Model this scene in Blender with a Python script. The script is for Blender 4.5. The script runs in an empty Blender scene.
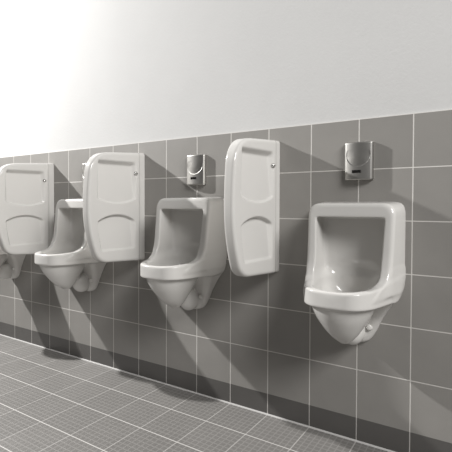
import bpy, math
import numpy as np
from mathutils import Matrix, Vector

S = bpy.context.scene
C = bpy.context.collection
ZT = 1.420            # height of the top of the tiled band above the floor
TW, TH = 0.22, 0.22  # tile width / height
PITCH = 4 * TW        # fixture spacing

# ------------------------------------------------------------------ helpers
def link(name, me, mat=None, parent=None):
    o = bpy.data.objects.new(name, me)
    C.objects.link(o)
    if mat: me.materials.append(mat)
    if parent: o.parent = parent
    return o

def mesh_obj(name, verts, faces, mat=None, parent=None, smooth=False):
    me = bpy.data.meshes.new(name)
    me.from_pydata([tuple(map(float, v)) for v in verts], [], [tuple(map(int, f)) for f in faces])
    me.validate(); me.update()
    if smooth: me.polygons.foreach_set('use_smooth', [True] * len(me.polygons))
    return link(name, me, mat, parent)

def box(name, x0, x1, y0, y1, z0, z1, mat=None, parent=None, bevel=0.0):
    v = [(x, y, z) for x in (x0, x1) for y in (y0, y1) for z in (z0, z1)]
    f = [(0, 1, 3, 2), (4, 6, 7, 5), (0, 4, 5, 1), (2, 3, 7, 6), (0, 2, 6, 4), (1, 5, 7, 3)]
    o = mesh_obj(name, v, f, mat, parent)
    if bevel:
        b = o.modifiers.new('b', 'BEVEL'); b.width = bevel; b.segments = 3
    return o

def structure(o):
    o['kind'] = 'structure'
    return o

def empty(name, loc):
    o = bpy.data.objects.new(name, None); C.objects.link(o)
    o.location = loc; o.empty_display_size = 0.1
    return o

def describe(o, label, cat, group=None):
    o['label'] = label; o['category'] = cat
    if group: o['group'] = group

def dup(root, loc):
    r = root.copy(); C.objects.link(r); r.location = loc
    for ch in list(root.children):
        c = ch.copy(); C.objects.link(c); c.parent = r
        for g in list(ch.children):
            d = g.copy(); C.objects.link(d); d.parent = c
    return r

# signed distance helpers (numpy)
def smin(a, b, k):
    h = np.clip(0.5 + 0.5 * (b - a) / k, 0, 1)
    return b * (1 - h) + a * h - k * h * (1 - h)
def smax(a, b, k): return -smin(-a, -b, k)
def sstep(a, b, x):
    t = np.clip((x - a) / (b - a), 0, 1)
    return t * t * (3 - 2 * t)
def ell(x, y, z, rx, ry, rz):
    k0 = np.sqrt((x / rx) ** 2 + (y / ry) ** 2 + (z / rz) ** 2) + 1e-9
    k1 = np.sqrt((x / rx ** 2) ** 2 + (y / ry ** 2) ** 2 + (z / rz ** 2) ** 2) + 1e-9
    return k0 * (k0 - 1) / k1
def capsule(X, Y, Z, a, b, ra, rb):
    a = np.array(a); b = np.array(b); ab = b - a
    t = np.clip(((X - a[0]) * ab[0] + (Y - a[1]) * ab[1] + (Z - a[2]) * ab[2]) / (ab @ ab), 0, 1)
    return np.sqrt((X - a[0] - t * ab[0]) ** 2 + (Y - a[1] - t * ab[1]) ** 2 + (Z - a[2] - t * ab[2]) ** 2) - (ra + (rb - ra) * t)

def curve(Z, xs, ys):
    """piecewise curve through the points with its corners smoothed out"""
    g = np.linspace(xs[0] - .1, xs[-1] + .1, 800)
    v = np.interp(g, xs, ys)
    w = max(3, int(800 * .028 / (g[-1] - g[0])) | 1)
    for _ in range(2): v = np.convolve(np.pad(v, w // 2, 'edge'), np.ones(w) / w, 'valid')
    return np.interp(Z, g, v)

def surface_nets(f, lo, hi, h):
    """mesh of f=0 on a regular grid (dual contouring without QEF)"""
    lo = np.array(lo, float)
    n = np.ceil((np.array(hi) - lo) / h).astype(int) + 1
    ax = [lo[i] + h * np.arange(n[i]) for i in range(3)]
    X, Y, Z = np.meshgrid(*ax, indexing='ij', sparse=True)
    V = f(X, Y, Z).astype(np.float64)
    V = np.broadcast_to(V, tuple(n)).copy()
    V[V == 0] = 1e-9
    ins = V < 0
    cn = n - 1
    acc = np.zeros(tuple(cn) + (3,)); cnt = np.zeros(tuple(cn))
    offs = [(i, j, k) for i in (0, 1) for j in (0, 1) for k in (0, 1)]
    sl = lambda o: tuple(slice(o[a], o[a] + cn[a]) for a in range(3))
    for o in offs:
        for a in range(3):
            if o[a]: continue
            q = list(o); q[a] = 1
            va, vb = V[sl(o)], V[sl(q)]
            m = (va < 0) != (vb < 0)
            t = np.where(m, va / np.where(m, va - vb, 1), 0)
            for b in range(3):
                acc[..., b] += np.where(m, o[b] + (t if b == a else 0), 0)
            cnt += m
    act = cnt > 0
    idx = -np.ones(tuple(cn), int); idx[act] = np.arange(act.sum())
    base = np.argwhere(act)
    P = lo + h * (base + acc[act] / cnt[act][:, None])
    faces = []
    for a in range(3):
        b, c = (a + 1) % 3, (a + 2) % 3
        s0 = [slice(1, -1)] * 3; s0[a] = slice(0, -1)
        s1 = [slice(1, -1)] * 3; s1[a] = slice(1, None)
        A, B = ins[tuple(s0)], ins[tuple(s1)]
        e = np.argwhere(A != B)
        flip = A[tuple(e.T)]
        e = e + 1; e[:, a] -= 1
        def at(db, dc):
            q = e.copy(); q[:, b] -= db; q[:, c] -= dc
            return idx[tuple(q.T)]
        Q = np.stack([at(1, 1), at(0, 1), at(0, 0), at(1, 0)], 1)
        Q[~flip] = Q[~flip][:, ::-1]
        faces.append(Q)
    return P, np.concatenate(faces)

def sdf_mesh(name, f, lo, hi, h, mat, parent):
    P, F = surface_nets(f, lo, hi, h)
    me = bpy.data.meshes.new(name)
    me.vertices.add(len(P)); me.vertices.foreach_set('co', P.ravel())
    me.loops.add(F.size); me.loops.foreach_set('vertex_index', F.ravel())
    me.polygons.add(len(F))
    me.polygons.foreach_set('loop_start', np.arange(0, F.size, 4))
    me.polygons.foreach_set('use_smooth', np.ones(len(F), bool))
    me.update(calc_edges=True); me.validate()
    return link(name, me, mat, parent)

# ------------------------------------------------------------------ materials
def mat(name):
    m = bpy.data.materials.new(name); m.use_nodes = True
    nt = m.node_tree; b = nt.nodes['Principled BSDF']
    return m, nt, b
def N(nt, t, **kw):
    n = nt.nodes.new(t)
    for k, v in kw.items(): setattr(n, k, v)
    return n
def col(v): return (v[0], v[1], v[2], 1)
def mathn(nt, op, a, b=None, c=None):
    n = N(nt, 'ShaderNodeMath', operation=op)
    for i, q in enumerate((a, b, c)):
        if q is None: continue
        if isinstance(q, (int, float)): n.inputs[i].default_value = q
        else: nt.links.new(q, n.inputs[i])
    return n.outputs[0]
def noise(nt, vec, scale, detail=3, rough=.55):
    n = N(nt, 'ShaderNodeTexNoise'); n.inputs['Scale'].default_value = scale
    n.inputs['Detail'].default_value = detail; n.inputs['Roughness'].default_value = rough
    nt.links.new(vec, n.inputs['Vector']); return n.outputs['Fac']
def mix(nt, fac, a, b):
    n = N(nt, 'ShaderNodeMix', data_type='RGBA')
    for s, q in ((0, fac), (6, a), (7, b)):
        if isinstance(q, tuple): n.inputs[s].default_value = q
        elif isinstance(q, (int, float)): n.inputs[s].default_value = q
        else: nt.links.new(q, n.inputs[s])
    return n.outputs[2]
def line_mask(nt, coord, period, offset, half):
    """1 on the joint, 0 on the tile"""
    t = mathn(nt, 'ADD', coord, offset)
    t = mathn(nt, 'PINGPONG', t, period / 2)          # distance to nearest multiple
    mr = N(nt, 'ShaderNodeMapRange'); mr.interpolation_type = 'SMOOTHSTEP'
    mr.inputs['From Min'].default_value = half * .6; mr.inputs['From Max'].default_value = half * 1.4
    mr.inputs['To Min'].default_value = 1; mr.inputs['To Max'].default_value = 0
    nt.links.new(t, mr.inputs['Value']); return mr.outputs[0]

def tile_material(name, base, grout, uaxis, vaxis, up, uo, vp, vo, half, mosaic=False, rough=.45):
    m, nt, b = mat(name)
    tc = N(nt, 'ShaderNodeTexCoord'); sep = N(nt, 'ShaderNodeSeparateXYZ')
    nt.links.new(tc.outputs['Object'], sep.inputs[0])
    U, V = sep.outputs[uaxis], sep.outputs[vaxis]
    g = line_mask(nt, U, up, uo, half)
    if mosaic: g = mathn(nt, 'MULTIPLY', g, .45)
    if vp: g = mathn(nt, 'MAXIMUM', g, line_mask(nt, V, vp, vo, half))
    obj = tc.outputs['Object']
    f1 = noise(nt, obj, 420, 2); f2 = noise(nt, obj, 7, 3)
    v = mathn(nt, 'ADD', mathn(nt, 'MULTIPLY', f1, .55), mathn(nt, 'MULTIPLY', f2, .35))
    k = .26
    tile = mix(nt, v, col([c * (1 - k) for c in base]), col([c * (1 + k) for c in base]))
    height = mathn(nt, 'MULTIPLY', f1, .12)
    # each tile slightly its own tone
    tu = mathn(nt, 'FLOOR', mathn(nt, 'DIVIDE', mathn(nt, 'ADD', U, uo), up))
    tv = mathn(nt, 'FLOOR', mathn(nt, 'DIVIDE', mathn(nt, 'ADD', V, vo), vp or 1))
    wn = N(nt, 'ShaderNodeTexWhiteNoise', noise_dimensions='2D')
    cmb = N(nt, 'ShaderNodeCombineXYZ'); nt.links.new(tu, cmb.inputs[0]); nt.links.new(tv, cmb.inputs[1])
    nt.links.new(cmb.outputs[0], wn.inputs['Vector'])
    tone = mathn(nt, 'MULTIPLY_ADD', wn.outputs['Value'], .08, .96)
    hs = N(nt, 'ShaderNodeHueSaturation'); nt.links.new(tile, hs.inputs['Color']); nt.links.new(tone, hs.inputs['Value'])
    tile = hs.outputs[0]
    if mosaic:
        mm = mathn(nt, 'MAXIMUM', line_mask(nt, U, up / 8, uo, .0028), line_mask(nt, V, vp / 8, vo, .0028))
        tile = mix(nt, mathn(nt, 'MULTIPLY', mm, .16), tile, col(grout))
        height = mathn(nt, 'SUBTRACT', height, mathn(nt, 'MULTIPLY', mm, .5))
    cc = mix(nt, g, tile, col(grout))
    height = mathn(nt, 'SUBTRACT', height, mathn(nt, 'MULTIPLY', g, .8))
    bp = N(nt, 'ShaderNodeBump'); bp.inputs['Distance'].default_value = .0012; bp.inputs['Strength'].default_value = .6
    nt.links.new(height, bp.inputs['Height']); nt.links.new(bp.outputs[0], b.inputs['Normal'])
    nt.links.new(cc, b.inputs['Base Color'])
    rr = mathn(nt, 'MULTIPLY_ADD', g, .4, rough); nt.links.new(rr, b.inputs['Roughness'])
    b.inputs['Specular IOR Level'].default_value = .45
    return m

TILE = (.285, .274, .258)
M_tile = tile_material('grey_wall_tile', TILE, (.66, .64, .61), 0, 2, TW, 0, TH, 0, .0021)
M_base = tile_material('dark_base_tile', (.105, .10, .095), (.50, .48, .46), 0, 2, TW, 0, 0, 0, .002)
M_floor = tile_material('floor_tile', (.175, .168, .160), (.52, .505, .485), 0, 1, TW, 0, TW, 0, .0025, mosaic=True, rough=.5)

m, nt, b = mat('white_plaster'); M_plaster = m
tc = N(nt, 'ShaderNodeTexCoord')
f = noise(nt, tc.outputs['Object'], 2.2, 6, .6); f2 = noise(nt, tc.outputs['Object'], 90, 3)
nt.links.new(mix(nt, f, (.555, .553, .548, 1), (.62, .618, .612, 1)), b.inputs['Base Color'])
bp = N(nt, 'ShaderNodeBump'); bp.inputs['Distance'].default_value = .002; bp.inputs['Strength'].default_value = .35
nt.links.new(mathn(nt, 'ADD', mathn(nt, 'MULTIPLY', f, 3), f2), bp.inputs['Height'])
nt.links.new(bp.outputs[0], b.inputs['Normal']); b.inputs['Roughness'].default_value = .85

m, nt, b = mat('vitreous_china'); M_china = m
b.inputs['Base Color'].default_value = (.64, .627, .605, 1)
b.inputs['Roughness'].default_value = .13
b.inputs['Specular IOR Level'].default_value = .5
tc = N(nt, 'ShaderNodeTexCoord')
f = noise(nt, tc.outputs['Object'], 16, 2)
bp = N(nt, 'ShaderNodeBump'); bp.inputs['Distance'].default_value = .0015; bp.inputs['Strength'].default_value = .25
nt.links.new(f, bp.inputs['Height']); nt.links.new(bp.outputs[0], b.inputs['Normal'])

m, nt, b = mat('brushed_steel'); M_steel = m
b.inputs['Base Color'].default_value = (.44, .43, .41, 1); b.inputs['Metallic'].default_value = 1
b.inputs['Roughness'].default_value = .40
tc = N(nt, 'ShaderNodeTexCoord'); mp = N(nt, 'ShaderNodeMapping'); mp.inputs['Scale'].default_value = (900, 900, 25)
nt.links.new(tc.outputs['Object'], mp.inputs[0])
bp = N(nt, 'ShaderNodeBump'); bp.inputs['Distance'].default_value = .0003; bp.inputs['Strength'].default_value = .3
nt.links.new(noise(nt, mp.outputs[0], 1, 2), bp.inputs['Height']); nt.links.new(bp.outputs[0], b.inputs['Normal'])

m, nt, b = mat('chrome'); M_chrome = m
b.inputs['Base Color'].default_value = (.8, .8, .78, 1); b.inputs['Metallic'].default_value = 1; b.inputs['Roughness'].default_value = .15
m, nt, b = mat('black_lens'); M_black = m
b.inputs['Base Color'].default_value = (.012, .011, .011, 1); b.inputs['Roughness'].default_value = .12
m, nt, b = mat('white_caulk'); M_caulk = m
b.inputs['Base Color'].default_value = (.52, .51, .50, 1); b.inputs['Roughness'].default_value = .35

# ------------------------------------------------------------------ setting
XL, XR, YF, ZC = -3.6, 6.0, -4.6, 3.6
w = structure(box('wall_back', XL, XR, 0, 0.15, -ZT + .105, 0, M_tile)); w.location.z = ZT
structure(box('wall_back', XL, XR, 0.006, 0.15, ZT, ZC, M_plaster))
w = structure(box('baseboard_back', XL, XR, -0.0005, 0.008, -.0, .105, M_base))
f = structure(box('floor', XL, XR, YF, 0.15, -.1, 0, M_floor))
bd = mesh_obj('trim_2', [(XL, .0, .006), (XL, -.003, .005), (XL, -.006, 0.0), (XR, .0, .006), (XR, -.003, .005), (XR, -.006, 0.0), (XL, .0, 0), (XR, .0, 0)],
              [(0, 1, 4, 3), (1, 2, 5, 4), (2, 6, 7, 5), (0, 3, 7, 6), (0, 6, 2, 1), (3, 4, 5, 7)], M_caulk)
structure(bd)

# ------------------------------------------------------------------ urinal
def lip_plan(x, d, dmax, w_in, w_front, rc):
    """rounded plan outline of the projecting lip: narrows towards the front"""
    ax = np.abs(x)
    # tapering side plane from (w_in, .10) to (w_front, dmax)
    L = math.hypot(w_in - w_front, dmax - .10)
    nx, nd = (dmax - .10) / L, (w_in - w_front) / L
    side = (ax - w_in) * nx + (d - .10) * nd
    # gently bowed front
    R = .28
    front = np.sqrt(x ** 2 + (d - dmax + R) ** 2) - R
    return smax(side, front, rc)

def urinal_sdf(X, D, Z):
    # D = distance out from the wall
    # upper frame -----------------------------------------------------------
    dfront = curve(Z, [-.72, -.690, -.680, -.664, -.638, -.60, -.55, -.34], [.275, .270, .250, .216, .186, .167, .156, .133])
    lip = lip_plan(X, D, .364, .182, .120, .066)
    top = Z + .332 + .06 * D
    sides = (np.abs(X) - (.200 - .16 * np.clip(D, 0, .16)))
    hw = curve(Z, [-.97, -.950, -.930, -.885, -.845, -.806, -.76, -.732, -.70, -.64, -.58], [.0, .030, .058, .086, .102, .123, .150, .172, .186, .196, .200])
    clip = (np.abs(X) - (hw + .30 * np.clip(-.60 - Z, 0, .1) * 10 * D)) * .9
    fr = smax(smax(sides, top, .055), D - dfront, .018)
    fr = smax(fr, -(Z + .695), .008)
    fr = smax(fr, lip - .024 + .030 * sstep(.10, .24, D), .010)
    # lip -------------------------------------------------------------------
    lz = np.maximum(Z + .645 + .080 * (D - .05), -(Z + .735))
    lip3 = smax(smax(lip, lz, .010), sides + .003, .004)
    body = smax(smin(fr, lip3, .025), clip, .02)
    # bowl underneath -------------------------------------------------------
    zs = [-.908, -.896, -.882, -.862, -.825, -.79, -.75, -.70, -.66]
    rx = curve(Z, zs, [.006, .029, .043, .059, .083, .104, .122, .134, .136])
    rd = curve(Z, zs, [.006, .032, .048, .068, .096, .122, .143, .156, .158])
    cd = curve(Z, zs, [.178, .184, .190, .197, .204, .206, .206, .204, .200])
    bw = (np.sqrt((X / rx) ** 2 + ((D - cd) / rd) ** 2) - 1) * np.minimum(rx, rd) * .8
    bw = np.maximum(smax(bw, Z + .68, .02), -(Z + .903))
    body = smin(body, bw, .008)
    # shroud against the wall narrowing to the trap -------------------------
    sh_d = curve(Z, [-.95, -.88, -.82, -.76, -.70], [.034, .042, .058, .10, .15])
    sh = smax(smax((np.abs(X) - hw) * .8, D - sh_d, .030), np.maximum(Z + .60, -(Z + .950)), .03)
    sh = smax(sh, sides + .006, .006)
    body = smin(body, sh, .016)
    tr = ell(X, D - .066, Z + .878, .050, .066, .064)
    body = smin(body, tr, .010)
    # cavity ----------------------------------------------------------------
    inner_w = curve(Z, [-.68, -.57, -.40], [.130, .134, .141])
    back = .026 + .9 * X ** 2
    cv = smax(smax(np.abs(X) - inner_w, -(D - back), .020), Z + .398, .012)
    cv = smax(cv, -(Z + .640 + .080 * (D - .05)), .03)
    bas = lip_plan(X, D, .342, .136, .095, .060)
    bas = smax(bas, -(D - back), .05)
    fl = ell(X, D - .165, Z + .66, .132, .172, .125)
    bas = smax(smax(bas, fl, .020), Z + .60, .01)
    cav = smin(cv, bas, .025)
    body = smax(body, -cav, .007)
    return np.maximum(body, -D)

h = .0035
ur = empty('urinal', (1.33, 0, ZT))
sdf_mesh('bowl', lambda X, Y, Z: urinal_sdf(X, -Y, Z), (-.22, -.40, -.98), (.22, .012, -.31), h, M_china, ur)

def cap_mesh(name, r, length, m, parent, loc, axis, base=0.0):
    """rounded cap: lathe around an axis"""
    prof = [(r * 1.25, 0), (r * 1.25, length * .25), (r, length * .32), (r, length * .7), (r * .8, length * .93), (r * .4, length), (0, length * 1.02)]
    n = 20; vs = []; fs = []
    ax = Vector(axis).normalized(); a = ax.orthogonal().normalized(); b2 = ax.cross(a)
    for (rr, l) in prof[:-1]:
        for i in range(n):
            t = 2 * math.pi * i / n
            vs.append(Vector(loc) + ax * (l + base) + a * rr * math.cos(t) + b2 * rr * math.sin(t))
    vs.append(Vector(loc) + ax * (prof[-1][1] + base))
    for k in range(len(prof) - 2):
        for i in range(n):
            j = (i + 1) % n
            fs.append((k * n + i, k * n + j, (k + 1) * n + j, (k + 1) * n + i))
    k = (len(prof) - 2) * n
    for i in range(n): fs.append((k + i, k + (i + 1) % n, len(vs) - 1))
    fs.append(tuple(reversed(range(n))))
    return mesh_obj(name, vs, fs, m, parent, smooth=True)

for s in (-1, 1):
    dd = np.linspace(.085, 0, 400)
    v = urinal_sdf(np.full(400, s * .062), dd, np.full(400, -.863))
    cap_mesh('bolt_cap', .012, .013, M_china, ur, (s * .062, -float(dd[np.argmax(v < 0)]), -.863), (s * .35, -1, .0))

# ------------------------------------------------------------------ divider
def panel_sdf(X, D, Z):
    # outline in the (D, Z) plane
    fz = Z + .38
    front = D - (.408 - fz ** 2 * np.where(fz < 0, .80, .34))
    topo = Z + .062 + .085 * D + 1.5 * np.clip(D - .25, 0, 1) ** 2
    boto = -(Z + .703 - .05 * D)
    out = smax(smax(front, topo, .075), boto, .055)
    t = .046 - .050 * D                      # half thickness, thinner to the front
    ramp = lambda v, w: sstep(0, w, v)
    top_e = ramp(-.120 - .02 * D - Z, .030)
    left_e = ramp(.350 - .10 * fz ** 2 - D, .012)
    right_e = ramp(D - .070, .030)
    belly = ramp(.366 - np.sqrt((D - .215) ** 2 + (Z + .001) ** 2), .010)
    du = top_e * left_e * right_e * belly * (.007 + .016 * np.clip((Z + .36) / .22, 0, 1))
    brow = ramp(.262 - np.sqrt((D - .215) ** 2 + (Z + .687) ** 2), .012)
    bot_e = ramp(Z + .628, .014)
    left_l = ramp(.352 - .45 * np.clip(-fz, 0, 1) ** 2 - D, .012)
    right_l = ramp(D - .078, .030)
    dl = brow * bot_e * left_l * right_l * (.007 + .015 * np.clip((Z + .63) / .20, 0, 1))
    edge = .007 * sstep(.056, .036, D)       # the face turns in slightly next to the wall
    side = np.abs(X) - (t - du - dl - edge)
    return np.maximum(smax(side, out, .017), -D)

dv = empty('urinal_divider', (1.77, 0, ZT))
sdf_mesh('panel', lambda X, Y, Z: panel_sdf(X, -Y, Z), (-.06, -.42, -.73), (.06, .012, -.04), .0034, M_china, dv)
cap_mesh('screw_cap', .0095, .010, M_chrome, dv, (.0385, -.076, -.190), (1, -.06, 0))

# ------------------------------------------------------------------ flush sensor
se = empty('flush_sensor', (2.21, 0, ZT))
def plate():
    nx, nz = 72, 90
    w2, z0, z1 = .0605, -.2655, -.104
    P, F = [], []
    for j in range(nz + 1):
        for i in range(nx + 1):
            u = -1 + 2 * i / nx; x = u * w2; z = z0 + (z1 - z0) * j / nz
            ed = .006 * (max(0, (abs(u) - .86) / .14)) ** 2.2
            tz = .0025 * max(0, 1 - (z1 - z) / .004) ** 2 + .0025 * max(0, 1 - (z - z0) / .004) ** 2
            d = .020 + .012 * (1 - u * u) - ed - tz
            r = math.hypot(x, z + .158)
            low = min(1, max(0, (-.158 + .022 - z) / .03))
            if r < .051: d -= .0022 * min(1, (.051 - r) / .0018) * max(0, 1 - (.051 - r) / .035) * low
            P.append((x, -d, z))
    for j in range(nz):
        for i in range(nx):
            a = j * (nx + 1) + i
            F.append((a, a + 1, a + nx + 2, a + nx + 1))
    # returns to the wall
    ring = [i for i in range(nx + 1)] + [j * (nx + 1) + nx for j in range(1, nz + 1)] + \
           [nz * (nx + 1) + i for i in range(nx - 1, -1, -1)] + [j * (nx + 1) for j in range(nz - 1, 0, -1)]
    b0 = len(P)
    for k in ring: P.append((P[k][0], 0, P[k][2]))
    n = len(ring)
    for k in range(n): F.append((ring[k], b0 + k, b0 + (k + 1) % n, ring[(k + 1) % n]))
    o = mesh_obj('cover_plate', P, F, M_steel, se, smooth=True)
    es = o.modifiers.new('e', 'EDGE_SPLIT'); es.split_angle = math.radians(40)
    return o
plate()
box('sensor_window', -.024, .014, -.0325, -.028, -.2365, -.2235, M_black, se, .001)

# ------------------------------------------------------------------ place the rows
ur_lab = {2.20: ('white china wall urinal at the right, standing clear of every divider panel', -.028),
          1.32: ('white china urinal in the middle, directly left of the rightmost divider panel', 0),
          .44: ('white china urinal between the leftmost and the middle divider panel', 0),
          -.44: ('white china urinal cut off at the left edge behind the leftmost divider panel', 0)}
for k, (x, (lab, dz)) in enumerate(ur_lab.items()):
    o = ur if k == 0 else dup(ur, (x, 0, ZT))
    o.location = (x, 0, ZT + dz)
    describe(o, lab, 'urinal', 'wall urinals in a row')
dv_lab = {1.782: ('white china divider panel nearest the right, beside the free-standing right urinal', 0),
          .893: ('white china divider panel, middle of the three, overlapping the second urinal from left', -.003),
          .022: ('white china divider panel, leftmost of the three, hung slightly lower than the others', -.018)}
for k, (x, (lab, dz)) in enumerate(dv_lab.items()):
    o = dv if k == 0 else dup(dv, (x, 0, ZT))
    o.location = (x, 0, ZT + dz)
    describe(o, lab, 'divider', 'divider panels between the urinals')
se_lab = {2.203: 'steel flush sensor plate above the rightmost urinal',
          1.323: 'steel flush sensor plate above the middle urinal, crossed by a shadow',
          .443: 'steel flush sensor plate almost hidden behind the middle divider panel',
          }
for k, (x, lab) in enumerate(se_lab.items()):
    o = se if k == 0 else dup(se, (x, 0, ZT))
    o.location = (x, 0, ZT)
    describe(o, lab, 'flush sensor', 'flush sensors on the tiled wall')

# ------------------------------------------------------------------ light
def area(name, loc, target, size, power, color=(1, .99, .975), shape='SQUARE', size_y=None):
    L = bpy.data.lights.new(name, 'AREA'); L.energy = power; L.size = size; L.color = color
    L.shape = shape
    if size_y: L.size_y = size_y
    o = bpy.data.objects.new(name, L); C.objects.link(o); o.location = loc
    o.rotation_euler = (Vector(target) - Vector(loc)).to_track_quat('-Z', 'Y').to_euler()
    return o
L = bpy.data.lights.new('spot_lamp', 'SPOT'); L.energy = 1550; L.shadow_soft_size = .06; L.spot_size = math.radians(100); L.spot_blend = 1; L.color = (1, .99, .975)
sp = bpy.data.objects.new('spot_lamp', L); C.objects.link(sp)
sp.location = (-2.75, -1.40, ZT + 2.03)
sp.rotation_euler = (Vector((2.1, 0, .9)) - sp.location).to_track_quat('-Z', 'Y').to_euler()
area('added_fill_light', (7.5, -3.2, 5.2), (1.4, 0, .9), 3.0, 560, shape='RECTANGLE', size_y=2.4)  # unseen fill added high on the right to brighten the china, no ceiling fixture

W = bpy.data.worlds.new('world'); S.world = W; W.use_nodes = True
nt = W.node_tree; bg = nt.nodes['Background']
bg.inputs['Color'].default_value = (1, .985, .965, 1); bg.inputs['Strength'].default_value = .105

# ------------------------------------------------------------------ camera
cam = bpy.data.cameras.new('camera'); co = bpy.data.objects.new('camera', cam); C.objects.link(co)
r = Vector((0.840, 0.542, 0.003)); u = Vector((-0.014, 0.016, 1.0)); fw = Vector((-0.542, 0.840, -0.0207))
fw.normalize(); r = (r - fw * r.dot(fw)).normalized(); u = r.cross(fw)
M = Matrix((( r.x, u.x, -fw.x, 2.727), (r.y, u.y, -fw.y, -1.886), (r.z, u.z, -fw.z, ZT - .381), (0, 0, 0, 1)))
co.matrix_world = M
cam.sensor_width = 36; cam.lens = 427.17 / 452 * 36; cam.shift_y = -11.06 / 452; cam.clip_start = .05
S.camera = co

S.view_settings.view_transform = 'Standard'; S.view_settings.look = 'None'
S.view_settings.exposure = 0; S.view_settings.gamma = 1; S.view_settings.use_curve_mapping = False
